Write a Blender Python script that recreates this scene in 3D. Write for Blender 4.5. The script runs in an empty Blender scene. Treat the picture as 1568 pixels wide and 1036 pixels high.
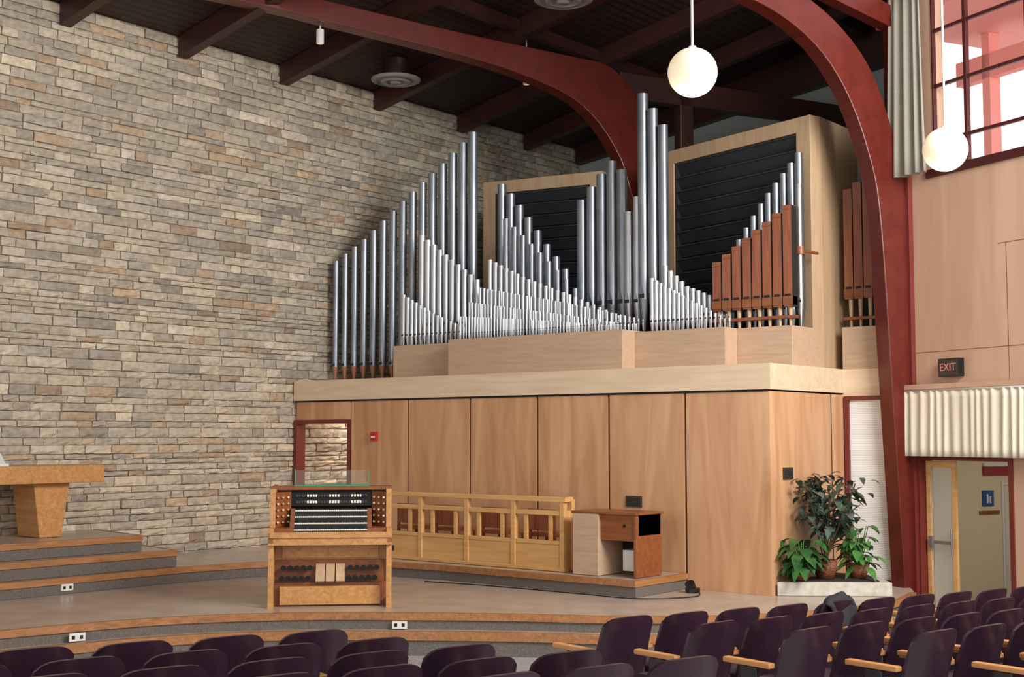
import bpy, math, random
from mathutils import Matrix, Vector
random.seed(7)
def lin(c):
    return tuple(((x/255)/12.92 if x/255<=.04045 else ((x/255+.055)/1.055)**2.4) for x in c)+(1,)
# ---------------------------------------------------------------- materials
def mat(name,col,rough=.5,metal=0,emis=0,ecol=None,spec=None):
    m=bpy.data.materials.new(name);m.use_nodes=True
    b=m.node_tree.nodes['Principled BSDF']
    b.inputs['Base Color'].default_value=lin(col);b.inputs['Roughness'].default_value=rough;b.inputs['Metallic'].default_value=metal
    if emis:
        b.inputs['Emission Color'].default_value=lin(ecol or col);b.inputs['Emission Strength'].default_value=emis
    return m
def noisy(name,c1,c2,scale=(1,1,1),rough=.5,metal=0,detail=6,bump=0,lo=.3,hi=.7,nscale=5,dist=0):
    m=mat(name,c1,rough,metal);nt=m.node_tree;N=nt.nodes;K=nt.links;b=N['Principled BSDF']
    tc=N.new('ShaderNodeTexCoord');mp=N.new('ShaderNodeMapping');mp.inputs['Scale'].default_value=scale
    nz=N.new('ShaderNodeTexNoise');nz.inputs['Scale'].default_value=nscale;nz.inputs['Detail'].default_value=detail;nz.inputs['Distortion'].default_value=dist
    r=N.new('ShaderNodeValToRGB');r.color_ramp.elements[0].position=lo;r.color_ramp.elements[1].position=hi
    r.color_ramp.elements[0].color=lin(c1);r.color_ramp.elements[1].color=lin(c2)
    K.new(tc.outputs['Object'],mp.inputs[0]);K.new(mp.outputs[0],nz.inputs['Vector']);K.new(nz.outputs[0],r.inputs[0]);K.new(r.outputs[0],b.inputs['Base Color'])
    if bump:
        bp=N.new('ShaderNodeBump');bp.inputs['Strength'].default_value=bump;bp.inputs['Distance'].default_value=.02
        K.new(nz.outputs[0],bp.inputs['Height']);K.new(bp.outputs[0],b.inputs['Normal'])
    return m
def wood(name,c1,c2,grain='z',rough=.4,nscale=1.6,sc=6):
    s={'z':(sc,sc,.45),'x':(.45,sc,sc),'y':(sc,.45,sc)}[grain]
    return noisy(name,c1,c2,s,rough,0,8,.02,.28,.74,nscale,1.2)
M={}
M['panel']=wood('panel_plywood',(182,130,90),(218,172,130),'z',.36,1.0,3.5)
M['fascia']=wood('blonde_fascia',(214,186,154),(232,208,178),'x',.45)
M['plinth']=wood('plinth_wood',(184,152,124),(200,170,142),'x',.5,3)
M['swell']=wood('swell_wood',(180,148,114),(198,168,134),'z',.5)
M['oak']=wood('oak_console',(174,120,66),(208,156,98),'x',.35,3)
M['oakd']=wood('oak_dark',(120,66,34),(150,88,48),'x',.35,3)
M['rail']=wood('rail_oak',(206,154,92),(228,182,120),'x',.4,2)
M['wallwood']=wood('wall_plywood',(190,152,126),(206,170,144),'z',.3,.8,3.5)
M['redwood']=wood('pipe_redwood',(122,66,42),(160,96,64),'z',.4,3)
M['nose']=wood('nosing_wood',(140,92,54),(182,128,82),'y',.4,3)
M['arch']=noisy('arch_red_paint',(88,28,21),(102,36,27),(1,1,1),.28)
M['archd']=noisy('rafter_dark_red',(52,26,21),(66,32,26),(1,1,1),.45)
M['frame']=mat('red_frame',(112,42,34),.45)
M['wframe']=mat('window_bar_maroon',(70,22,22),.5)
M['dark']=mat('dark_gap',(28,24,22),.8)
M['louv']=mat('louvre_charcoal',(46,50,55),.4)
M['pipe']=noisy('zinc_pipe',(124,129,136),(154,159,166),(3,3,.4),.4,.8)
M['pipel']=noisy('tin_pipe',(182,185,190),(210,212,215),(3,3,.4),.36,.75)
M['copper']=mat('foot_copper',(170,118,84),.4,.4)
M['mouth']=mat('pipe_mouth',(45,46,50),.6)
M['stage']=noisy('stage_floor',(172,155,140),(194,176,160),(1,1,1),.27,0,8,0,.3,.7,2.2)
M['carpet']=noisy('riser_carpet',(92,84,78),(116,108,100),(1,1,1),.9,0,4,.1,.3,.7,60)
M['floor']=noisy('hall_floor',(140,137,136),(172,168,165),(1,1,1),.6,0,4,.02,.35,.65,40)
M['backwall']=mat('painted_wall',(168,176,172),.8)
M['chair']=noisy('chair_shell',(46,26,40),(56,34,48),(1,1,1),.33)
M['cush']=noisy('chair_cushion',(48,28,40),(60,36,48),(1,1,1),.9,0,3,.1,.3,.7,80)
M['chrome']=mat('chair_steel',(70,66,66),.4,.7)
M['arm']=wood('arm_wood',(190,128,72),(214,156,98),'y',.4,3)
M['white']=mat('white_paint',(225,222,214),.5)
M['ivory']=mat('ivory_key',(238,232,214),.25)
M['black']=mat('black_key',(18,17,18),.3)
M['red']=mat('alarm_red',(190,30,40),.4)
M['redsign']=mat('sign_dark_red',(150,50,44),.5)
M['cream']=mat('cream_wall',(224,206,172),.7)
M['curtain']=noisy('curtain_linen',(214,205,184),(228,219,199),(1,1,1),.9,0,3,.1,.3,.7,90)
M['curtd']=noisy('curtain_grey',(150,144,130),(168,162,148),(1,1,1),.9,0,3,.1,.3,.7,90)
M['globe']=mat('globe_glass',(250,232,204),.3,0,.42,(255,226,184))
M['cord']=mat('cord_white',(215,210,200),.5)
M['leaf']=noisy('leaf_green',(34,76,38),(74,122,64),(1,1,1),.35,0,3,0,.3,.7,8)
M['leafd']=noisy('leaf_dark',(46,62,54),(92,110,94),(1,1,1),.28,0,3,0,.3,.7,8)
M['leafb']=noisy('leaf_bright',(52,108,46),(98,150,74),(1,1,1),.35,0,3,0,.3,.7,8)
M['stem']=mat('plant_stem',(92,70,46),.8)
M['basket']=noisy('wicker',(96,52,34),(150,92,62),(1,1,3),.7,0,3,.4,.35,.65,30)
M['stone']=noisy('planter_stone',(180,174,160),(210,204,192),(1,1,1),.8,0,6,.3,.3,.7,12)
M['soil']=mat('soil',(48,38,30),.9)
M['glassgreen']=mat('acrylic_green',(50,140,100),.2)
M['pink']=mat('outside_pink',(232,150,140),.7)
M['blue']=mat('sign_blue',(30,84,130),.5)
M['steel']=mat('steel',(190,188,184),.3,.8)
M['diff']=mat('diffuser_enamel',(150,146,140),.5)
M['plate']=mat('vent_plate',(70,66,60),.5,.4)
M['coat']=mat('coat_fabric',(22,22,28),.8)
def glassm(n,a,c=(235,240,240)):
    m=mat(n,c,.05);b=m.node_tree.nodes['Principled BSDF']
    b.inputs['Alpha'].default_value=a;return m
M['glass']=glassm('clear_glass',.16);M['acryl']=glassm('clear_acrylic',.05,(200,225,215))
m=mat('ribbed_glass',(226,226,218),.4);nt=m.node_tree;b=nt.nodes['Principled BSDF']
tc=nt.nodes.new('ShaderNodeTexCoord');wv=nt.nodes.new('ShaderNodeTexWave');wv.inputs['Scale'].default_value=14;wv.bands_direction='Z'
rp=nt.nodes.new('ShaderNodeValToRGB');rp.color_ramp.elements[0].color=lin((214,214,208));rp.color_ramp.elements[1].color=lin((252,252,248))
nt.links.new(tc.outputs['Object'],wv.inputs['Vector']);nt.links.new(wv.outputs[0],rp.inputs[0]);nt.links.new(rp.outputs[0],b.inputs['Base Color'])
M['ribbed']=m
m=mat('ceiling_planks',(58,36,32),.6);nt=m.node_tree;b=nt.nodes['Principled BSDF']
tc=nt.nodes.new('ShaderNodeTexCoord');wv=nt.nodes.new('ShaderNodeTexWave');wv.inputs['Scale'].default_value=2.2;wv.bands_direction='X'
rp=nt.nodes.new('ShaderNodeValToRGB');rp.color_ramp.elements[0].color=lin((22,14,12));rp.color_ramp.elements[1].color=lin((56,35,30));rp.color_ramp.elements[1].position=.25
nt.links.new(tc.outputs['Object'],wv.inputs['Vector']);nt.links.new(wv.outputs[0],rp.inputs[0]);nt.links.new(rp.outputs[0],b.inputs['Base Color'])
M['ceil']=m
m=mat('split_face_stone',(170,155,135),.85);nt=m.node_tree;b=nt.nodes['Principled BSDF'];N=nt.nodes;K=nt.links
at=N.new('ShaderNodeAttribute');at.attribute_name='Col';tc=N.new('ShaderNodeTexCoord');nz=N.new('ShaderNodeTexNoise');nz.inputs['Scale'].default_value=12;nz.inputs['Detail'].default_value=8
rp=N.new('ShaderNodeValToRGB');rp.color_ramp.elements[0].color=(.74,.72,.70,1);rp.color_ramp.elements[1].color=(1,1,1,1);rp.color_ramp.elements[0].position=.3;rp.color_ramp.elements[1].position=.62
mx=N.new('ShaderNodeMix');mx.data_type='RGBA';mx.blend_type='MULTIPLY';mx.inputs[0].default_value=1
bp=N.new('ShaderNodeBump');bp.inputs['Strength'].default_value=.6;bp.inputs['Distance'].default_value=.025
K.new(tc.outputs['Object'],nz.inputs['Vector']);K.new(nz.outputs[0],rp.inputs[0]);K.new(at.outputs['Color'],mx.inputs[6]);K.new(rp.outputs[0],mx.inputs[7]);K.new(mx.outputs[2],b.inputs['Base Color'])
K.new(nz.outputs[0],bp.inputs['Height']);K.new(bp.outputs[0],b.inputs['Normal'])
M['block']=m
# ---------------------------------------------------------------- mesh builder
class MB:
    def __init__(s,xf=None): s.v=[];s.f=[];s.m=[];s.sm=[];s.ms=[];s.xf=xf
    def mi(s,k):
        if k not in s.ms: s.ms.append(k)
        return s.ms.index(k)
    def add(s,vs,fs,k,sm=False):
        o=len(s.v);i=s.mi(k)
        for p in vs:
            p=Vector(p); s.v.append(tuple(s.xf@p) if s.xf else tuple(p))
        for f in fs: s.f.append(tuple(o+j for j in f));s.m.append(i);s.sm.append(sm)
    def box(s,x0,x1,y0,y1,z0,z1,k):
        s.add([(x,y,z) for z in(z0,z1) for y in(y0,y1) for x in(x0,x1)],[(0,2,3,1),(4,5,7,6),(0,1,5,4),(2,6,7,3),(0,4,6,2),(1,3,7,5)],k)
    def ext(s,poly,vec,k,sm=False):
        n=len(poly);vec=Vector(vec);s.add([tuple(p) for p in poly]+[tuple(Vector(p)+vec) for p in poly],[tuple(range(n))[::-1],tuple(range(n,2*n))]+[(i,(i+1)%n,n+(i+1)%n,n+i) for i in range(n)],k,sm)
    def prism(s,poly,z0,z1,k): s.ext([(x,y,z0) for x,y in poly],(0,0,z1-z0),k)
    def cyl(s,p0,p1,r0,r1,k,n=14,sm=True,caps=True):
        p0=Vector(p0);p1=Vector(p1);a=(p1-p0).normalized();u=a.orthogonal().normalized();w=a.cross(u)
        vs=[]
        for p,r in((p0,r0),(p1,r1)):
            for i in range(n):
                t=2*math.pi*i/n;vs.append(p+(u*math.cos(t)+w*math.sin(t))*r)
        s.add(vs,[(i,(i+1)%n,n+(i+1)%n,n+i) for i in range(n)],k,sm)
        if caps: s.add(vs,[tuple(range(n))[::-1],tuple(range(n,2*n))],k,False)
    def lathe(s,c,prof,k,n=32,sm=True):
        vs=[];c=Vector(c)
        for r,z in prof:
            for i in range(n):
                t=2*math.pi*i/n;vs.append(c+Vector((r*math.cos(t),r*math.sin(t),z)))
        s.add(vs,[(j*n+i,j*n+(i+1)%n,(j+1)*n+(i+1)%n,(j+1)*n+i) for j in range(len(prof)-1) for i in range(n)],k,sm)
    def grid(s,pts,k,sm=True):
        h=len(pts);w=len(pts[0]);s.add([p for r in pts for p in r],[(j*w+i,j*w+i+1,(j+1)*w+i+1,(j+1)*w+i) for j in range(h-1) for i in range(w-1)],k,sm)
    def mesh(s,name):
        me=bpy.data.meshes.new(name);me.from_pydata(s.v,[],s.f)
        for k in s.ms: me.materials.append(M[k])
        me.polygons.foreach_set('material_index',s.m);me.polygons.foreach_set('use_smooth',s.sm);me.update();return me
    def obj(s,name,bev=0,parent=None):
        o=bpy.data.objects.new(name,s.mesh(name));bpy.context.scene.collection.objects.link(o)
        if bev:
            b=o.modifiers.new('Bevel','BEVEL');b.width=bev;b.segments=2;b.limit_method='ANGLE'
        if parent:o.parent=parent
        return o
def interp(pts,x):
    if x<=pts[0][0]:return pts[0][1]
    for (a,b),(c,d) in zip(pts,pts[1:]):
        if x<=c:return b+(d-b)*(x-a)/(c-a)
    return pts[-1][1]
# ---------------------------------------------------------------- camera
CAM=Vector((15.93,-14.1,1.86));FW=Vector((-.6307,.7760,0));RT=Vector((.7760,.6307,0))
cd=bpy.data.cameras.new('camera');cd.sensor_width=36;cd.lens=36*2028/1568;cd.clip_end=200
co=bpy.data.objects.new('camera',cd);bpy.context.scene.collection.objects.link(co)
co.location=CAM;co.rotation_euler=(math.radians(90+4.23),0,math.atan2(.6307,.7760));bpy.context.scene.camera=co
def fl(x,y):
    d=(x-CAM.x)*FW.x+(y-CAM.y)*FW.y
    return .2-.62*max(-.3,min(d,13)/13)
# ---------------------------------------------------------------- floor
b=MB();n=46
b.grid([[(-1+i*.5,-19+j*.6,fl(-1+i*.5,-19+j*.6)) for i in range(n)] for j in range(n)],'floor',False);b.obj('floor')
# ---------------------------------------------------------------- stone wall
vs=[];fs=[];cols=[]
def addblk(y0,y1,z0,z1,x,c,g=.007):
    nu=max(2,int((y1-y0)/.11)+1);o=len(vs)
    for j in range(4):
        for i in range(nu+1):
            y=y0+(y1-y0)*i/nu;z=z0+(z1-z0)*j/3
            e=(i in(0,nu)) or j in(0,3)
            xx=x+random.uniform(-.012,.012)-(.016 if e else 0)
            vs.append((xx,y+(random.uniform(-.004,.004)),z+random.uniform(-.004,.004)));cols.append(c)
    w=nu+1
    for j in range(3):
        for i in range(nu): fs.append((o+j*w+i,o+j*w+i+1,o+(j+1)*w+i+1,o+(j+1)*w+i))
    ring=[o+i for i in range(w)]+[o+j*w+nu for j in range(1,4)]+[o+3*w+i for i in range(nu-1,-1,-1)]+[o+j*w for j in range(2,0,-1)]
    q=len(vs)
    for r in ring: vs.append((-.03,vs[r][1],vs[r][2]));cols.append(c)
    L=len(ring)
    for i in range(L): fs.append((ring[(i+1)%L],ring[i],q+i,q+(i+1)%L))
z=-.02
while z<7.72:
    h=random.choice([.075,.09,.1,.12,.12,.14]);y=-12+random.uniform(-.3,0)
    while y<7.7:
        l=random.uniform(.2,.62)
        v=random.gauss(1,.06);k=random.random()
        base=(196,184,164) if k<.5 else (206,192,168) if k<.74 else (184,174,158) if k<.92 else (192,168,140)
        c=lin([max(0,min(255,a*v)) for a in base])
        addblk(y+.006,min(y+l,7.7)-.006,z+.006,z+h-.006,random.uniform(.008,.04),c)
        y+=l
    z+=h
o=len(vs);vs+=[(-.3,-12.3,-.5),(-.014,-12.3,-.5),(-.014,7.8,-.5),(-.3,7.8,-.5),(-.3,-12.3,8),(-.014,-12.3,8),(-.014,7.8,8),(-.3,7.8,8)];cols+=[lin((138,128,114))]*8
fs+=[tuple(o+i for i in f) for f in [(0,3,2,1),(4,5,6,7),(0,1,5,4),(1,2,6,5),(2,3,7,6),(3,0,4,7)]]
me=bpy.data.meshes.new('wall_left');me.from_pydata(vs,[],fs);ca=me.color_attributes.new('Col','FLOAT_COLOR','POINT')
ca.data.foreach_set('color',[x for c in cols for x in c]);me.materials.append(M['block']);me.update()
ob=bpy.data.objects.new('wall_left',me);bpy.context.scene.collection.objects.link(ob)
# ---------------------------------------------------------------- back walls
b=MB();b.box(-.3,7.3,7.72,7.95,-.5,10,'backwall');b.obj('wall_back')
b=MB();b.prism([(9.3,2.15),(9.36,2.2),(7.2,7.75),(7.0,7.75)],-.5,10,'backwall');b.obj('wall_side')
b=MB();b.ext([(0.05,7.5,7.42),(7.2,7.5,8.37),(7.2,7.5,9.3),(.05,7.5,8.0)],(0,.2,0),'archd');b.obj('trim_1')
# ---------------------------------------------------------------- ceiling + rafters
cz=lambda x:7.75+.2*x
b=MB();b.ext([(-.3,-20,cz(-.3)),(19,-20,cz(19)),(19,-20,cz(19)+.2),(-.3,-20,cz(-.3)+.2)],(0,28,0),'ceil');b.obj('ceiling')
b=MB()
for y in(-10.3,-8.3,-6.3,-4.3,-2.35,-.4,1.7,3.85,5.8):
    b.ext([(.05,y,cz(0)-.32),(12.5,y,cz(12.5)-.36),(12.5,y,cz(12.5)-.01),(.05,y,cz(0)-.01)],(0,.17,0),'archd')
for x in(3.1,6.3):
    b.box(x,x+.14,-11,7.4,cz(x)-.2,cz(x)-.02,'archd')
b.obj('ceiling_rafters')
# ---------------------------------------------------------------- arches
A=Vector((.40,.9165,0));Wd=Vector((.907,-.421,0))
def arch(foot,inner,outer,name,extra=[],hw=.12,ek='arch'):
    b=MB();f=Vector((foot[0],foot[1],0))
    P=lambda s,z:f+A*s+Vector((0,0,z))
    n=len(inner)
    L=[[P(*q)+Wd*d for q in inner] for d in(-hw,hw)];U=[[P(*q)+Wd*d for q in outer] for d in(-hw,hw)]
    vs=L[0]+L[1]+U[0]+U[1];F=[]
    for i in range(n-1):
        a=i;c=i+1
        F+=[(a,c,n+c,n+a)];F+=[(2*n+a,3*n+a,3*n+c,2*n+c)];F+=[(a,2*n+a,2*n+c,c)];F+=[(n+a,n+c,3*n+c,3*n+a)]
    F+=[(0,n,3*n,2*n),(n-1,3*n-1,4*n-1,2*n-1)]
    b.add(vs,F,'arch')
    for e in extra:
        b.ext([P(*q)-Wd*.1 for q in e],Wd*.2,ek)
    b.obj(name,.012)
def smooth(pts,k=3):
    out=[];n=len(pts)
    for i in range(n-1):
        p0=pts[max(i-1,0)];p1=pts[i];p2=pts[i+1];p3=pts[min(i+2,n-1)]
        for j in range(k):
            t=j/k;out.append(tuple(.5*((2*p1[d])+(-p0[d]+p2[d])*t+(2*p0[d]-5*p1[d]+4*p2[d]-p3[d])*t*t+(-p0[d]+3*p1[d]-3*p2[d]+p3[d])*t**3) for d in range(len(p1))))
    out.append(pts[-1]);return out
inn=smooth([(-.06,-.44),(-.22,2.4),(-.32,4.1),(-.4,4.9),(-.52,5.35),(-.72,5.85),(-1.0,6.3),(-1.35,6.65),(-1.85,6.93),(-2.5,7.12),(-4.0,7.45),(-6.5,7.9),(-10,8.5)])
outt=smooth([(.16,-.44),(.16,2.4),(.14,4.1),(.06,4.95),(-.07,5.5),(-.24,6.0),(-.5,6.5),(-.9,6.9),(-1.4,7.2),(-2.2,7.5),(-3.9,7.9),(-6.4,8.35),(-10,8.95)])
arch((9.2,1.9),inn,outt,'wooden_arch',[[(-.06,4.9),(.14,4.9),(.14,7.2),(-.06,7.2)],[(.16,7.0),(.16,7.28),(-2.4,7.95),(-2.4,7.6)]])
inn=smooth([(.12,0),(.10,4.0),(.03,5.4),(-.06,5.75),(-.22,6.2),(-.6,6.72),(-1.1,7.08),(-1.9,7.32),(-3.0,7.5),(-5.05,7.7),(-6.2,7.8),(-10,8.0)])
outt=smooth([(.32,0),(.32,4.0),(.32,5.4),(.31,5.8),(.25,6.5),(.1,7.2),(-.4,7.66),(-1.2,7.74),(-3.0,7.84),(-5.05,8.0),(-6.2,8.08),(-10,8.3)])
arch((4.25,3.2),inn,outt,'wooden_arch',[[(-.2,7.2),(4.7,7.25),(4.7,7.6),(-.2,7.62)],[(.95,2.8),(1.2,2.8),(1.2,7.4),(.95,7.4)]],.14,'archd')
# ---------------------------------------------------------------- stage
edge=smooth([(3.7,-10.5),(3.75,-9),(3.95,-7.4),(4.4,-5.7),(5.15,-4.6),(6.2,-3.74),(7.1,-3.12),(7.97,-2.62),(8.8,-1.9),(9.4,-.9),(9.7,.3),(9.55,1.4)],4)
def offset(pl,d):
    out=[]
    for i in range(len(pl)):
        a=Vector(pl[max(i-1,0)]);c=Vector(pl[min(i+1,len(pl)-1)]);t=(c-a).normalized();nn=Vector((t.y,-t.x));out.append(tuple(Vector(pl[i])+nn*d))
    return out
def slab(b,pl,close,z0,z1,top,riser,lip=.02,nh=.07):
    n=len(pl);poly=list(pl)+close
    b.prism(poly,z0,z1-.005,riser)
    b.add([(x,y,z1) for x,y in poly],[tuple(range(len(poly)))],top)
    i0=offset(pl,lip);i1=offset(pl,-.05)
    for i in range(n-1):
        q=[i0[i],i0[i+1],i1[i+1],i1[i]];b.prism(q,z1-nh,z1+.004,'nose')
b=MB();close=[(9.26,1.95),(9.26,2.1),(7.0,7.7),(.05,7.7),(.05,-10.5)]
slab(b,edge,close,-.45,0,'stage','carpet');b.obj('stage_platform')
b=MB();e2=offset(edge,.14);e1=offset(edge,.0)
slab(b,e2,e1[::-1],-.5,-.17,'stage','carpet',.02,.09)
b.obj('stage_step')
b=MB()
slab(b,[(1.74,-10),(1.82,-3.5),(2.0,-2.5),(2.5,-1.65),(3.4,-1.25),(4.2,-1.15),(7.25,-1.15),(7.25,-.02)],[(.05,-.02),(.05,-10)],0.003,.19,'stage','carpet');b.obj('chancel_step')
b=MB();slab(b,[(1.54,-10),(1.70,-3.45),(.06,-3.1)],[(.05,-10)],.195,.40,'stage','carpet');b.obj('chancel_step')
b=MB();slab(b,[(1.33,-10),(1.48,-3.83),(.06,-3.55)],[(.05,-10)],.405,.6,'stage','carpet');b.obj('chancel_step')
# ---------------------------------------------------------------- organ case
b=MB()
xs=[1.31,2.51,3.71,4.91,6.08,7.23,8.40]
for a,c in zip(xs,xs[1:]): b.box(a+.016,c-.016 if c<8.3 else c,0,.04,.0,2.40,'panel')
b.box(1.31,8.38,.04,.1,0,2.4,'dark')
b.box(8.36,8.40,.04,1.9,0,2.40,'panel');b.box(8.3,8.36,.1,2,0,2.4,'dark')
b.box(.05,8.43,-.03,.06,2.42,2.73,'fascia');b.box(8.36,8.43,.06,2.0,2.42,2.73,'fascia')
b.box(.05,8.38,-.012,.1,2.395,2.42,'dark')
b.box(.05,8.36,.06,4.3,2.6,2.72,'plinth')
b.box(.1,1.3,0,.05,2.12,2.40,'panel')
b.box(1.30,1.36,.1,3,0,2.6,'panel')
b.box(.05,1.36,3,3.1,0,2.6,'panel')
b.box(8.40,9.08,1.98,2.06,2.38,2.73,'fascia');b.box(8.40,9.08,2.0,2.7,2.73,3.28,'plinth')
b.box(8.38,8.42,1.9,1.99,0,2.4,'panel')
b.box(8.401,8.406,1.62,1.635,0,2.4,'dark')
b.obj('organ_case',.004)
b=MB();b.box(.05,.12,-.02,.16,0,2.12,'frame');b.box(1.25,1.31,-.015,.14,0,2.12,'frame');b.box(.12,1.25,-.015,.14,2.06,2.12,'frame');b.obj('door_1')
b=MB();b.box(1.86,3.2,.35,.95,2.73,3.23,'plinth');b.box(3.2,6.23,.1,2.15,2.73,3.25,'plinth');b.box(6.23,7.58,.4,2.1,2.73,3.23,'plinth');b.box(7.58,8.35,.7,1.5,2.73,3.23,'plinth');b.obj('pipe_chest',.006)
b=MB();b.box(8.50,9.06,1.97,1.99,.05,2.33,'ribbed');b.box(8.44,8.50,1.93,2.02,0,2.38,'frame');b.box(8.50,9.08,1.93,2.02,0,.06,'frame');b.box(8.50,9.08,1.93,2.02,2.33,2.38,'frame');b.obj('window_1')
def swell(fl_,fr_,br_,bl_,name,fw=.22,nl=13,zt=6.05,z0=2.74):
    b=MB();fl_,fr_,br_,bl_=[Vector((p[0],p[1],0)) for p in(fl_,fr_,br_,bl_)]
    d=(fr_-fl_);L=d.length;d.normalize();nn=Vector((-d.y,d.x,0))
    P=lambda s,t,z:fl_+d*s+nn*t+Vector((0,0,z))
    def bx(s0,s1,t0,t1,z0,z1,k): b.ext([P(s0,t0,z0),P(s1,t0,z0),P(s1,t1,z0),P(s0,t1,z0)],(0,0,z1-z0),k)
    bx(0,fw,0,.2,z0,zt,'swell');bx(L-fw,L,0,.2,z0,zt,'swell');bx(fw,L-fw,0,.2,zt-.2,zt,'swell');bx(fw,L-fw,0,.2,z0,z0+.5,'swell')
    b.ext([fr_+nn*.2+Vector((0,0,z0)),br_+Vector((0,0,z0)),bl_+Vector((0,0,z0)),fl_+nn*.2+Vector((0,0,z0))],(0,0,zt-z0),'swell')
    bx(fw,L-fw,.17,.205,z0+.5,zt-.2,'dark')
    bx(fw,fw+.03,.02,.2,z0+.5,zt-.2,'dark');bx(L-fw-.03,L-fw,.02,.2,z0+.5,zt-.2,'dark')
    h=(zt-.2-z0-.5)/nl
    for i in range(nl):
        za=z0+.5+i*h
        b.ext([P(fw+.03,.12,za+.02),P(fw+.03,.15,za+.02),P(fw+.03,.07,za+h),P(fw+.03,.03,za+h-.02)],d*(L-2*fw-.06),'louv')
        b.ext([P(fw+.03,.02,za+h-.035),P(fw+.03,.05,za+h-.035),P(fw+.03,.05,za+h-.01),P(fw+.03,.02,za+h-.01)],d*(L-2*fw-.06),'louv')
    return b.obj(name,.004)
swell((5.43,2.36),(8.2,1.57),(8.25,2.9),(5.6,3.65),'swell_box',.24)
swell((1.87,2.44),(3.98,2.87),(3.8,4.0),(1.65,3.6),'swell_box',.22)
# ---------------------------------------------------------------- pipes
def pipe(b,x,y,z0,zt,r,k='pipe',foot=.28,fk=None,n=14):
    b.cyl((x,y,z0),(x,y,z0+foot),r*.28,r,fk or k,n,caps=False)
    zb=z0+foot
    b.cyl((x,y,zb),(x,y,zt),r,r,k,n,caps=False)
    b.cyl((x,y,zt-.006),(x,y,zt-.005),r*.93,r*.93,'mouth',n)
    w=r*.55;h=r*.8
    b.box(x-w,x+w,y-r*1.02,y-r*.6,zb+.01,zb+.01+h,'mouth')
    b.ext([(x-w,y-r*.9,zb+.01+h),(x+w,y-r*.9,zb+.01+h),(x,y-r*.98,zb+h*3.6)],(0,-r*.12,0),k)
def rank(name,prof,y0,y1,n,r0,r1,z0,k='pipe',foot=.28,fk=None,ns=14):
    b=MB();a=prof[0][0];c=prof[-1][0]
    for i in range(n):
        t=i/(n-1) if n>1 else 0;x=a+(c-a)*t
        pipe(b,x,y0+(y1-y0)*t,z0,interp(prof,x),r0+(r1-r0)*t,k,foot*(1),fk,ns)
    return b.obj(name)
R='organ_pipe_rank'
rank(R,[(.22,4.70),(.82,5.06),(1.54,5.64),(2.11,6.06),(2.70,6.55)],.70,1.22,15,.05,.075,2.74,'pipe',.24,'copper')
rank(R,[(2.03,4.96),(2.53,4.61),(3.14,4.19)],.80,.82,10,.052,.038,3.235,'pipel',.3)
rank(R,[(1.93,4.02),(2.54,3.70),(3.16,3.46)],.5,.5,15,.032,.022,3.235,'pipel',.14)
rank(R,[(2.97,5.76),(3.21,5.53),(3.60,5.06),(3.88,4.70),(4.2,4.34)],1.6,1.6,8,.07,.055,3.25,'pipe',.4)
rank(R,[(3.3,5.15),(4.6,4.0)],1.3,1.3,9,.05,.04,3.25,'pipe',.35)
rank(R,[(4.50,5.34),(5.05,5.86),(5.22,5.7)],1.6,1.6,5,.075,.078,3.25,'pipe',.5)
rank(R,[(5.33,5.08),(5.48,5.28)],1.6,1.6,2,.06,.06,3.25,'pipel',.5)
rank(R,[(5.85,6.63),(6.03,6.37),(6.18,6.14)],1.2,1.2,3,.078,.07,3.25,'pipe',.5)
rank(R,[(3.28,4.49),(3.94,4.17),(4.88,3.82),(5.7,3.48)],.95,.95,24,.036,.028,3.25,'pipel',.2)
rank(R,[(3.28,4.05),(4.9,3.72),(6.15,3.42)],.72,.72,40,.024,.018,3.25,'pipel',.12,None,10)
rank(R,[(3.26,3.82),(4.84,3.56),(6.18,3.33)],.5,.5,50,.018,.014,3.25,'pipel',.1,None,8)
rank(R,[(3.25,3.6),(4.84,3.45),(6.18,3.3)],.32,.32,56,.013,.01,3.25,'pipel',.08,None,8)
rank(R,[(6.36,3.95),(7.0,3.60),(7.52,3.32)],.62,.62,18,.034,.018,3.235,'pipel',.12,None,10)
rank(R,[(6.36,4.15),(6.7,3.85),(7.3,3.6)],.95,.95,12,.04,.03,3.235,'pipel',.2)
rank(R,[(6.30,3.6),(6.9,3.75),(7.27,4.43),(7.67,4.96),(7.98,5.29),(8.17,5.5)],1.3,1.3,18,.034,.05,3.235,'pipe',.25)
rank(R,[(7.75,4.95),(8.12,5.45)],1.42,1.42,4,.045,.05,3.235,'pipe',.25)
b=MB();pipe(b,8.28,1.08,3.235,5.05,.035,'steel',.3);b.cyl((8.28,1.08,4.15),(8.28,1.08,4.25),.06,.06,'oakd');b.cyl((8.28,1.08,4.2),(8.34,1.45,4.2),.02,.02,'oakd');b.obj('organ_pipe_tall')
def woodrank(xa,xb,za,zb,y,n,w,zbot,z0,name):
    b=MB()
    for i in range(n):
        x=xa+(xb-xa)*i/(n-1);zt=za+(zb-za)*i/(n-1);h=w/2
        b.box(x-h,x+h,y-h,y+h,zbot,zt,'redwood');b.box(x-h-.004,x+h+.004,y-h-.012,y+h,zbot+.02,zbot+.13,'oakd');b.box(x-h*.6,x+h*.6,y-h-.014,y-h,zbot+.13,zbot+.16,'dark')
        b.box(x-h*.7,x+h*.7,y-h*.7,y+h*.7,zt,zt+.004,'dark')
        b.cyl((x,y,z0),(x,y,zbot),.018,.03,'swell')
        b.box(x-h,x+h,y-h-.006,y-h,zt-.06,zt-.04,'oakd')
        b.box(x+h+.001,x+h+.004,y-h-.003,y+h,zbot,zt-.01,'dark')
    b.box(xa-w*.7,xb+w*.7,y-.05,y+.05,z0+.1,z0+.14,'oakd')
    b.obj(name,.004)
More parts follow.
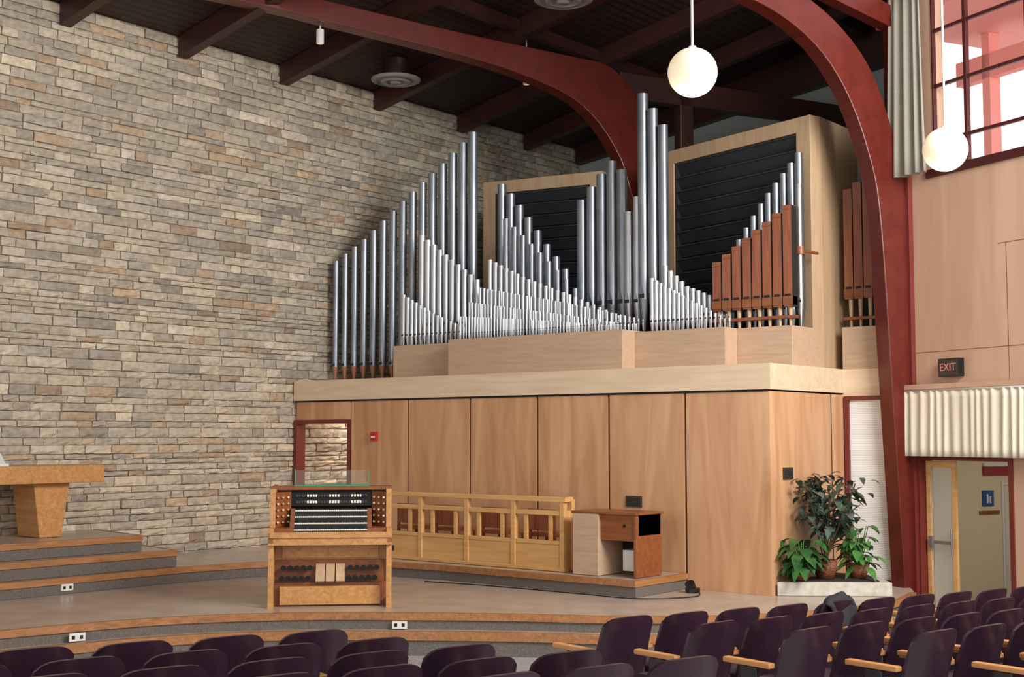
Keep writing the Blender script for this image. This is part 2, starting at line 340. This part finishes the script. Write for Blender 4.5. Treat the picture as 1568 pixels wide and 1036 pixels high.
woodrank(7.20,8.22,4.12,4.76,.92,8,.125,3.48,3.235,'wooden_pipe_rank')
woodrank(8.44,8.98,5.12,5.42,2.2,5,.12,3.66,3.285,'wooden_pipe_rank')
# ---------------------------------------------------------------- right wall (local s,n,z)
RW=Matrix(((.907,.421,0,9.3),(-.421,.907,0,2.0),(0,0,1,0),(0,0,0,1)))
b=MB(RW)
b.box(-.1,.1,0,.2,-.5,9.9,'wallwood');b.box(.1,1.62,0,.2,1.6,5.15,'wallwood');b.box(1.62,9,0,.2,-.5,5.15,'wallwood')
b.box(.1,9,0,.2,8.6,11,'wallwood');b.box(4.2,9,0,.2,5.15,8.6,'wallwood');b.box(.1,.5,0,.2,5.15,8.6,'wallwood')
for s,z0,z1 in((1.62,2.5,4.1),(2.9,2.5,5.1)): b.box(s,s+.008,-.002,0,z0,z1,'oakd')
b.box(1.5,9,-.002,0,4.1,4.108,'oakd');b.box(-.1,9,-.004,0,2.9,2.906,'oakd')
b.obj('wall_right')
b=MB(RW);b.box(-.02,.12,-.07,-.002,-.44,5.14,'frame');b.obj('trim_2')
b=MB(RW)
b.box(.4,4.3,-.04,.1,5.06,5.16,'wframe')
for s in(.5,1.05,2.0,2.95,3.9): b.box(s-.022,s+.022,.0,.06,5.16,8.6,'wframe')
for z in(5.5,6.2,6.9,7.6,8.3): b.box(.5,4.2,.01,.05,z-.02,z+.02,'wframe')
b.obj('window_2')
b=MB(RW)
b.box(-1.5,6,.9,3.4,7.6,7.75,'pink')
for i in range(9): b.box(-1.0+i*.8,-.86+i*.8,2.4,2.6,4.8,7.6,'pink')
b.box(-1.5,6,2.4,2.55,6.95,7.3,'pink')
b.obj('exterior_canopy')
def curtain(name,s0,s1,z0,z1,n0,amp,per,k,flare=0):
    b=MB(RW);N_=int((s1-s0)/per*12);rows=[]
    for j in range(9):
        t=j/8;row=[]
        for i in range(N_+1):
            s=s0+(s1-s0)*i/N_
            ph=2*math.pi*i/12+1.3*math.sin(i*.11)+.9*math.sin(i*.047+1)
            a=amp*(.35+.65*t)*math.sin(ph)*(1+.4*math.sin(i*.05))
            row.append((s+flare*t*(i/N_-.5)+.006*math.sin(i*.3+t*2),n0+a,z1+(z0-z1)*t))
        rows.append(row)
    b.grid(rows,k)
    b.cyl((s0,n0,z1+.005),(s1,n0,z1+.005),.018,.018,'cord')
    o=b.obj(name);s=o.modifiers.new('Solid','SOLIDIFY');s.thickness=.006;return o
curtain('window_curtain',-.03,.56,5.1,7.45,-.22,.05,.12,'curtd',.14)
curtain('door_valance_curtain',.0,3.2,1.62,2.42,-.14,.026,.13,'curtain')
b=MB(RW);b.box(.0,3.2,-.16,-.09,2.44,2.5,'wallwood');b.obj('curtain_rail')
b=MB(RW)
b.box(.1,.15,-.02,.2,-.44,1.62,'frame');b.box(1.58,1.64,-.02,.2,-.44,1.62,'frame');b.box(.15,1.58,0,.2,1.57,1.62,'frame')
b.obj('door_2')
def leaf(name,hs,hn,ang,w,sgn=1):
    X=RW@Matrix.Translation((hs,hn,0))@Matrix.Rotation(ang,4,'Z');b=MB(X)
    x=lambda a,c:(min(a*sgn,c*sgn),max(a*sgn,c*sgn))
    for a,c in((0,.06),(w-.06,w)): b.box(*x(a,c),-.02,.02,-.43,1.56,'rail')
    b.box(*x(.06,w-.06),-.02,.02,1.48,1.56,'rail');b.box(*x(.06,w-.06),-.02,.02,-.43,-.25,'rail');b.box(*x(.06,w-.06),-.004,.004,-.25,1.48,'glass')
    b.box(*x(.06,w-.04),-.06,-.04,.55,.59,'steel');b.box(*x(.06,.12),-.07,-.03,.5,.64,'steel');b.cyl((sgn*(w-.04),-.06,.42),(sgn*(w-.04),-.06,.75),.014,.014,'steel')
    b.obj(name)
leaf('door_leaf',.16,.1,math.radians(4),.46)
leaf('door_leaf',1.57,.1,math.radians(-86),.68,-1)
b=MB(RW)
b.box(-.5,5,3.4,3.5,-.45,2.36,'cream');b.box(-.55,-.5,.3,3.5,-.45,2.36,'cream');b.box(-.5,5,.25,3.4,2.3,2.36,'white');b.box(5,5.1,.25,3.4,-.45,2.36,'cream')
b.box(-.5,-.485,2.03,2.07,-.44,1.25,'white');b.box(-.5,-.485,2.07,2.95,1.21,1.25,'white');b.box(-.5,-.49,2.08,2.95,-.44,1.2,'curtain')
b.box(-.49,-.44,2.15,2.3,.52,.55,'steel')
b.obj('wall_vestibule')
b=MB(RW);b.box(-.499,-.485,1.68,1.88,.93,1.14,'blue');b.box(-.485,-.482,1.75,1.78,.97,1.09,'white');b.box(-.485,-.482,1.8,1.83,.97,1.06,'white');b.box(-.499,-.485,1.62,1.98,.82,.87,'oakd');b.obj('restroom_sign')
b=MB(RW);b.box(-.499,-.47,1.7,2.9,1.34,1.46,'redsign');b.box(-.499,-.46,1.7,2.9,1.46,1.5,'white');b.obj('wall_valance_sign')
b=MB(RW);b.box(.6,.93,-.1,-.005,2.58,2.80,'black');b.box(.615,.915,-.104,-.1,2.6,2.78,'plate');ex=b.obj('exit_sign',.006)
cu=bpy.data.curves.new('exit_text','FONT');cu.body='EXIT';cu.size=.13;cu.extrude=.002;cu.align_x='CENTER';cu.align_y='CENTER'
M['exit']=mat('exit_letters',(214,130,130),.4);cu.materials.append(M['exit'])
t=bpy.data.objects.new('exit_text',cu);bpy.context.scene.collection.objects.link(t);t.matrix_world=RW@Matrix.Translation((.765,-.108,2.69))@Matrix.Rotation(math.pi/2,4,'X');t.parent=ex
# ---------------------------------------------------------------- wall fittings
b=MB();b.box(1.78,1.90,-.05,-.001,1.80,1.93,'red');b.box(1.80,1.88,-.06,-.05,1.84,1.87,'white');b.obj('fire_alarm_pull',.006)
def plate(name,x,y,z,ax):
    b=MB()
    if ax=='y':
        b.box(x-.12,x+.12,y-.015,y,z-.07,z+.07,'plate')
        for i in range(5): b.box(x-.1,x+.1,y-.02,y-.015,z-.05+i*.022,z-.04+i*.022,'dark')
    else:
        b.box(x,x+.015,y-.12,y+.12,z-.07,z+.07,'plate')
        for i in range(5): b.box(x+.015,x+.02,y-.1,y+.1,z-.05+i*.022,z-.04+i*.022,'dark')
    b.obj(name)
plate('vent_grille',6.47,-.001,1.04,'y');plate('vent_grille',8.402,.42,1.42,'x')
# ---------------------------------------------------------------- choir rail
b=MB();y=-.85
xs2=[2.75,3.58,4.41,5.20,5.98]
for x in xs2: b.box(x-.035,x+.035,y-.035,y+.035,.2,1.08,'rail')
b.box(2.7,6.05,y-.05,y+.05,1.05,1.11,'rail')
b.box(2.7,6.01,y-.03,y+.03,.88,.94,'rail');b.box(2.7,6.01,y-.03,y+.03,.52,.57,'rail');b.box(2.7,6.01,y-.02,y+.02,.22,.52,'rail');b.box(2.68,6.03,y-.045,y+.045,.195,.24,'rail')
for a,c in zip(xs2,xs2[1:]):
    for t in(.25,.75): 
        x=a+(c-a)*t
        b.box(x-.03,x+.03,y-.015,y+.015,.57,.88,'rail')
b.box(5.95,6.01,y,-.68,1.05,1.11,'rail');b.box(5.96,6.0,y,-.68,.22,.94,'rail');b.box(5.95,6.02,-.72,-.66,.195,1.08,'rail')
b.obj('choir_rail',.006)
for i,x in enumerate((3.05,3.75,4.6,5.4)):
    b=MB();Y0=-.35
    b.box(x-.22,x+.22,Y0-.2,Y0+.2,.58,.63,'oakd')
    for sx in(-.2,.2):
        for sy in(-.18,.18): b.box(x+sx-.018,x+sx+.018,Y0+sy-.018,Y0+sy+.018,.195,.6 if sy>0 else .93,'oakd')
    b.box(x-.2,x+.2,Y0-.2,Y0-.17,.66,.93,'redwood');b.obj('choir_chair',.005)
b=MB();b.box(6.22,6.6,-.98,-.4,.195,.93,'plinth');b.box(6.2,7.15,-.98,-.38,.93,.96,'oakd');b.box(6.6,7.13,-.9,-.42,.68,.93,'oakd');b.box(7.09,7.13,-.95,-.4,.195,.93,'oakd');b.box(6.6,7.09,-.46,-.42,.195,.7,'dark')
b.box(6.6,7.09,-.93,-.9,.62,.93,'oakd');b.box(6.8,7.05,-.75,-.55,.25,.5,'white');b.cyl((6.95,-.94,.8),(6.95,-.9,.8),.02,.02,'black');b.obj('keyboard_cabinet',.006)
b=MB();b.cyl((7.5,-.3,0.01),(7.5,-.3,.06),.09,.09,'black');b.cyl((7.5,-.33,.06),(7.5,-.37,.12),.06,.06,'black');b.obj('floor_speaker')
pts=smooth([(4.2,-1.45,.008),(5.2,-1.32,.008),(6.6,-1.28,.008),(7.35,-1.25,.008),(7.75,-.7,.008),(7.6,-.3,.008)],6);b=MB()
for p,q in zip(pts,pts[1:]): b.cyl(p,q,.007,.007,'black',6)
b.obj('power_cable')
# ---------------------------------------------------------------- altar table
b=MB();b.box(.3,1.08,-8.2,-4.13,1.28,1.5,'oak')
for y0 in(-4.75,-7.4):
    b.ext([(.42,y0-.28,1.28),(.42,y0+.22,1.28),(.42,y0+.12,.605),(.42,y0-.18,.605)],(.5,0,0),'oak')
b.obj('altar_table',.01)
b=MB();b.box(.55,.9,-5.72,-5.36,1.5,1.53,'white');b.ext([(.6,-5.7,1.53),(.9,-5.7,1.53),(.62,-5.7,1.8)],(0,.3,0),'white');b.obj('bible_stand')
# ---------------------------------------------------------------- organ console
CX=Matrix(((.70,-.714,0,4.73),(.714,.70,0,-4.52),(0,0,1,0),(0,0,0,1)))
b=MB(CX);Wc=1.34
for x0 in(0,Wc-.06):
    b.box(x0,x0+.06,.26,.78,0,1.28,'oak')
    b.ext([(x0,0,.0),(x0,.3,.0),(x0,.3,.1),(x0,.06,.08)],(.06,0,0),'oak')
    b.box(x0,x0+.06,.0,.30,.70,.86,'oak')
    b.ext([(x0,.02,.70),(x0,.28,.70),(x0,.28,.35),(x0,.2,.55)],(.06,0,0),'oak')
    b.box(x0,x0+.06,.05,.11,.06,.70,'oak')
b.box(.06,Wc-.06,.70,.76,0,1.28,'oak')
b.box(.0,Wc,.0,.70,.68,.76,'oak')
b.box(.02,Wc-.02,-.02,.1,.76,.82,'oak')
b.box(.06,Wc-.06,.30,.34,.50,.68,'oak')
b.box(.06,Wc-.06,.28,.31,.24,.50,'oakd')
b.box(.14,Wc-.14,.27,.30,.52,.66,'oak')
b.box(.12,Wc-.12,.18,.24,.02,.22,'oak');b.box(.06,Wc-.06,.24,.3,.0,.26,'oakd')
for i in range(3):
    x=Wc/2-.16+i*.11;b.ext([(x,.14,.28),(x,.26,.46),(x,.28,.46),(x,.17,.26)],(.098,0,0),'swell')
for side in(.11,Wc-.50):
    for r in range(2):
        for i in range(5): 
            x=side+.03+i*.072+r*.02;z=.31+r*.11
            b.cyl((x,.17,z),(x,.29,z),.031,.016,'black',10)
for mnl in range(4):
    y0=.1+mnl*.10;z0=.84+mnl*.065
    b.box(.27,Wc-.27,y0,y0+.14,z0-.07,z0-.01,'black')
    nk=36;kw=(Wc-.54)/nk
    for i in range(nk):
        x=.27+i*kw;b.box(x+.001,x+kw-.001,y0,y0+.13,z0-.01,z0+.006,'ivory')
        if i%7 in(0,1,3,4,5): b.box(x+kw*.65,x+kw*1.35,y0+.03,y0+.13,z0+.006,z0+.02,'black')
    b.box(.22,.27,y0,y0+.14,z0-.07,z0+.02,'oakd');b.box(Wc-.27,Wc-.22,y0,y0+.14,z0-.07,z0+.02,'oakd')
b.ext([(.22,.50,1.08),(.22,.56,1.26),(.22,.60,1.26),(.22,.60,1.05)],(Wc-.44,0,0),'black')
for r in range(2):
    for i in range(26):
        x=.27+i*.031;z=1.11+r*.07;b.box(x,x+.022,.495+r*.022,.515+r*.022,z,z+.03,'ivory' if (i//4)%2 else 'plate')
for sg,x0 in((1,.06),(-1,Wc-.22)):
    b.box(x0,x0+.16,.1,.62,.76,.86,'oakd')
    xa,xb=(x0,x0+.16)
    b.ext([(xa,.3 if sg>0 else .5,.86),(xb,.5 if sg>0 else .3,.86),(xb,.62,.86),(xa,.62,.86)],(0,0,.38),'oakd')
    for r in range(5):
        for c in range(3):
            f_=(c+.5)/3;x=xa+.16*f_;y=(.3+.2*f_) if sg>0 else (.5-.2*f_);z=.91+r*.068
            b.cyl((x,y,z),(x,y-.045,z),.008,.012,'swell' if (r+c)%3 else 'ivory',8)
b.box(-.01,Wc+.01,.50,.80,1.26,1.30,'oakd')
for x in(0.02,Wc-.06): b.box(x,x+.04,.62,.66,1.3,1.32,'oakd')
b.ext([(.26,.52,1.32),(.26,.60,1.48),(.26,.606,1.48),(.26,.526,1.32)],(Wc-.52,0,0),'acryl')
b.box(.252,.262,.52,.60,1.3,1.49,'glassgreen');b.box(Wc-.262,Wc-.252,.52,.60,1.3,1.49,'glassgreen');b.box(.25,Wc-.25,.50,.55,1.30,1.318,'glassgreen')
b.box(Wc+.0,Wc+.03,.15,.19,.6,.66,'black')
b.obj('organ_console',.004)
def outlet(x,y,z,nx,ny):
    b=MB();t=Vector((-ny,nx,0));nn=Vector((nx,ny,0));p=Vector((x,y,z))
    b.ext([p-t*.08,p+t*.08,p+t*.08+nn*.02,p-t*.08+nn*.02],(0,0,.08),'white')
    for s in(-.04,.04): b.ext([p+t*(s-.015)+nn*.021+Vector((0,0,.02)),p+t*(s+.015)+nn*.021+Vector((0,0,.02)),p+t*(s+.015)+nn*.024+Vector((0,0,.02)),p+t*(s-.015)+nn*.024+Vector((0,0,.02))],(0,0,.035),'dark')
    b.obj('power_outlet')
outlet(4.20,-6.5,-.155,.97,-.24);outlet(6.08,-3.86,-.155,.62,-.78);outlet(1.80,-5.1,.04,1,0)
# ---------------------------------------------------------------- planter & plants
b=MB();b.prism([(8.44,.05),(9.52,.82),(9.0,1.5),(8.44,1.5)],.003,.16,'stone');b.prism([(8.52,.2),(9.36,.84),(8.96,1.42),(8.52,1.42)],.16,.17,'soil');b.obj('stone_planter',.01)
def leafm(b,p,d,L,w,k,droop=.3):
    d=Vector(d).normalized();s=d.cross(Vector((0,0,1)))
    if s.length<.01:s=Vector((1,0,0))
    s.normalize();up=s.cross(d);p=Vector(p);V=[p]
    prof=[(.2,.7),(.45,1),(.7,.75),(1,0)]
    for t,ww in prof[:3]:
        c=p+d*L*t-Vector((0,0,droop*L*t*t));V+=[c-s*w*ww+up*w*.25,c,c+s*w*ww+up*w*.25]
    V.append(p+d*L-Vector((0,0,droop*L)))
    V=[Vector((max(v.x,8.41),v.y,v.z)) for v in V]
    b.add(V,[(0,2,1),(0,3,2),(1,2,5,4),(2,3,6,5),(4,5,8,7),(5,6,9,8),(7,8,10),(8,9,10)],k,True)
def pot(b,c,r,h,k):
    b.lathe(c,[(r*.1,0),(r*.75,0),(r*.95,h*.5),(r,h),(r*.88,h),(r*.86,h*.85),(.001,h*.85)],k,20)
rd=lambda a,c:random.uniform(a,c)
b=MB();c=(8.74,.70,.172);pot(b,c,.14,.22,'basket')
for k in range(9):
    a=rd(0,6.28);tip=Vector((c[0]+.32*math.cos(a)+.06,c[1]+.38*math.sin(a)+.08,rd(1.1,1.46)));base=Vector((c[0],c[1],.36))
    pts=[base.lerp(tip,t)+Vector((rd(-.02,.02),rd(-.02,.02),0)) for t in(0,.3,.6,1)]
    for p,q in zip(pts,pts[1:]): b.cyl(p,q,.012,.01,'stem',6)
    for j in range(36):
        t=rd(.45,1.03);p=base.lerp(tip,t)+Vector((rd(-.16,.16),rd(-.16,.16),rd(-.1,.08)));p.x=max(p.x,8.46);a2=rd(0,6.28)
        leafm(b,p,(math.cos(a2),math.sin(a2),rd(-.4,.4)),rd(.12,.18),rd(.035,.05),'leafd',.5)
b.obj('potted_rubber_plant')
b=MB();c=(8.62,.34,.172);pot(b,c,.09,.14,'basket')
for j in range(60):
    a2=rd(0,6.28);h=rd(.05,.4);r=rd(.05,.16);p=Vector((max(8.43,c[0]+r*math.cos(a2)),c[1]+r*math.sin(a2),.25+h));b.cyl((c[0],c[1],.3),p,.006,.005,'leafb',5)
    leafm(b,p,(math.cos(a2),math.sin(a2),rd(-.3,.3)),rd(.16,.26),rd(.05,.075),'leaf',.6)
b.obj('potted_philodendron')
b=MB();c=(9.02,1.0,.172);pot(b,c,.12,.16,'basket')
for j in range(64):
    a2=rd(0,6.28);h=rd(.05,.55);r=rd(.05,.2);p=Vector((c[0]+r*math.cos(a2),c[1]+r*math.sin(a2),.25+h));b.cyl((c[0],c[1],.3),p,.006,.005,'leafb',5)
    leafm(b,p,(math.cos(a2),math.sin(a2),rd(-.1,.4)),rd(.14,.24),rd(.04,.065),'leafb' if j%2 else 'leaf',.6)
b.obj('potted_peace_lily')
# ---------------------------------------------------------------- lamps and fixtures
def pendant(x,y,z,r=.2):
    b=MB();b.lathe((x,y,z),[(r*math.sin(t*math.pi/20)+.0005,-r*math.cos(t*math.pi/20)) for t in range(21)],'globe',32)
    b.cyl((x,y,z+r-.012),(x,y,z+r+.015),.035,.03,'cord');b.cyl((x,y,z+r),(x,y,cz(x)-.02),.011,.011,'cord',8);b.obj('globe_pendant_lamp')
    l=bpy.data.lights.new('pendant_light','POINT');l.energy=30;l.color=(1,.85,.65);l.shadow_soft_size=.2
    lo=bpy.data.objects.new('pendant_light',l);bpy.context.scene.collection.objects.link(lo);lo.location=(x,y,z-.42)
pendant(10.43,-5.02,4.79);pendant(11.51,-2.44,4.45)
def diffuser(x,y,z,r):
    b=MB();b.lathe((x,y,z),[(r,.06),(r,.03),(r*.8,0),(r*.78,.03),(r*.62,.03),(r*.6,-.01),(r*.42,-.01),(r*.4,.03),(r*.25,.03),(r*.22,-.02),(.001,-.02)],'diff',32)
    b.cyl((x,y,z+.06),(x,y,cz(x)),r*.55,r*.55,'archd',20);b.obj('air_diffuser')
diffuser(1.09,1.16,7.6,.4);diffuser(4.9,.63,8.0,.42)
def spot(x,y,z):
    b=MB();b.cyl((x,y,z),(x,y,z+.2),.055,.055,'white');b.cyl((x,y,z-.002),(x,y,z+.0),.045,.045,'globe');b.cyl((x,y,z+.2),(x,y,cz(x)),.012,.012,'cord',8);b.obj('ceiling_spotlight')
spot(2.1,-1.43,7.45);spot(2.9,2.3,7.5);spot(6.6,-.1,8.15)
# ---------------------------------------------------------------- seating
b=MB()
rows=[];back=[]
for j in range(11):
    t=j/10;z=.36+.48*t;hw=.255*(1-.03*t)
    rf=[];rb=[]
    for i in range(15):
        u=-1+i/7;x=u*hw
        zz=z-(.05*abs(u)**6+.012*u*u)*(t**3)
        y=-.20-.12*t+.06*u*u
        rf.append((x*(1-.03*t**4*abs(u)),y,zz));rb.append((x*(1-.03*t**4*abs(u)),y-.035+.012*u**4,zz))
    rows.append(rf);back.append(rb[::-1])
b.grid(rows,'cush');b.grid(back,'chair')
for j in range(10):
    b.add([rows[j][0],rows[j+1][0],back[j+1][-1],back[j][-1],rows[j][-1],rows[j+1][-1],back[j+1][0],back[j][0]],[(0,1,2,3),(5,4,7,6)],'chair',True)
for i in range(14): b.add([rows[10][i],rows[10][i+1],back[10][13-i],back[10][14-i],rows[0][i],rows[0][i+1],back[0][13-i],back[0][14-i]],[(0,1,2,3),(5,4,7,6)],'chair',True)
b.box(-.24,.24,-.2,.24,.36,.44,'cush')
for sx in(-.285,.285):
    b.box(sx-.02,sx+.02,-.08,.06,0.0,.58,'chrome');b.box(sx-.025,sx+.025,-.18,.2,-.01,.03,'chrome')
    b.box(sx-.032,sx+.032,-.2,.2,.585,.62,'arm')
cm=b.mesh('auditorium_chair')
def chair(x,y,n):
    o=bpy.data.objects.new('auditorium_chair',cm);bpy.context.scene.collection.objects.link(o)
    o.location=(x,y,fl(x,y)+.01);o.rotation_euler=(0,0,math.atan2(n[1],n[0])-math.pi/2)
    m=o.modifiers.new('Bevel','BEVEL');m.width=.008;m.segments=2;m.limit_method='ANGLE';m.angle_limit=math.radians(60)
for (px,py),k in zip([(8.76,-9.84),(9.40,-9.94),(10.05,-9.89),(10.71,-9.74),(11.37,-9.59)],[(-1,4),(-1,4),(-1,4),(-1,4),(-1,4)]):
    for i in range(*k): chair(px+i*.165,py+i*.565,(-.96,.28))
for r in range(7):
    px=10.22+.7*r;py=-6.02+.02*r
    if r>=3: py+=.35*(r-2)
    for i in range(12):
        x=px+i*.125;y=py+i*.575
        wy=2-.464*(x-9.3)
        if y<wy-.7: chair(x,y,(-.977,.212))
# coat draped over a chair back
x0,y0=10.22+.125*4,-6.02+.575*4;cx=x0+.2;z0=fl(x0,y0)
b=MB();G=[]
for j in range(13):
    t=j/12*2-1;row=[]
    for i in range(13):
        u=i/12*2-1
        row.append((cx+.07+.10*t+.02*math.sin(u*5+t),y0+u*.25+.03*math.sin(t*5),z0+.885-.30*abs(t)**1.3-.05*u*u+.012*math.sin(u*7+t*5)))
    G.append(row)
b.grid(G,'coat');o=b.obj('draped_coat');s=o.modifiers.new('Solid','SOLIDIFY');s.thickness=.02
# ---------------------------------------------------------------- lights
w=bpy.data.worlds.new('world');bpy.context.scene.world=w;w.use_nodes=True;bg=w.node_tree.nodes['Background'];bg.inputs[0].default_value=(1,.98,.97,1);bg.inputs[1].default_value=1.6
def area(name,loc,tgt,sx,sy,e,col=(1,1,1)):
    l=bpy.data.lights.new(name,'AREA');l.shape='RECTANGLE';l.size=sx;l.size_y=sy;l.energy=e;l.color=col
    o=bpy.data.objects.new(name,l);bpy.context.scene.collection.objects.link(o);o.location=loc
    o.rotation_euler=(Vector(tgt)-Vector(loc)).to_track_quat('-Z','Y').to_euler()
area('window_light',(15.5,-3.5,6.6),(2,-.5,1.5),4,3,1100,(1,.99,.97))
area('vestibule_light',(11.6,3.1,2.2),(10.6,3.0,0),1.2,1.2,26,(1,.96,.9))
area('corridor_light',(.65,1.6,2.5),(.65,1.6,0),.6,.6,34,(1,.95,.86))
bpy.context.scene.view_settings.view_transform='Standard'
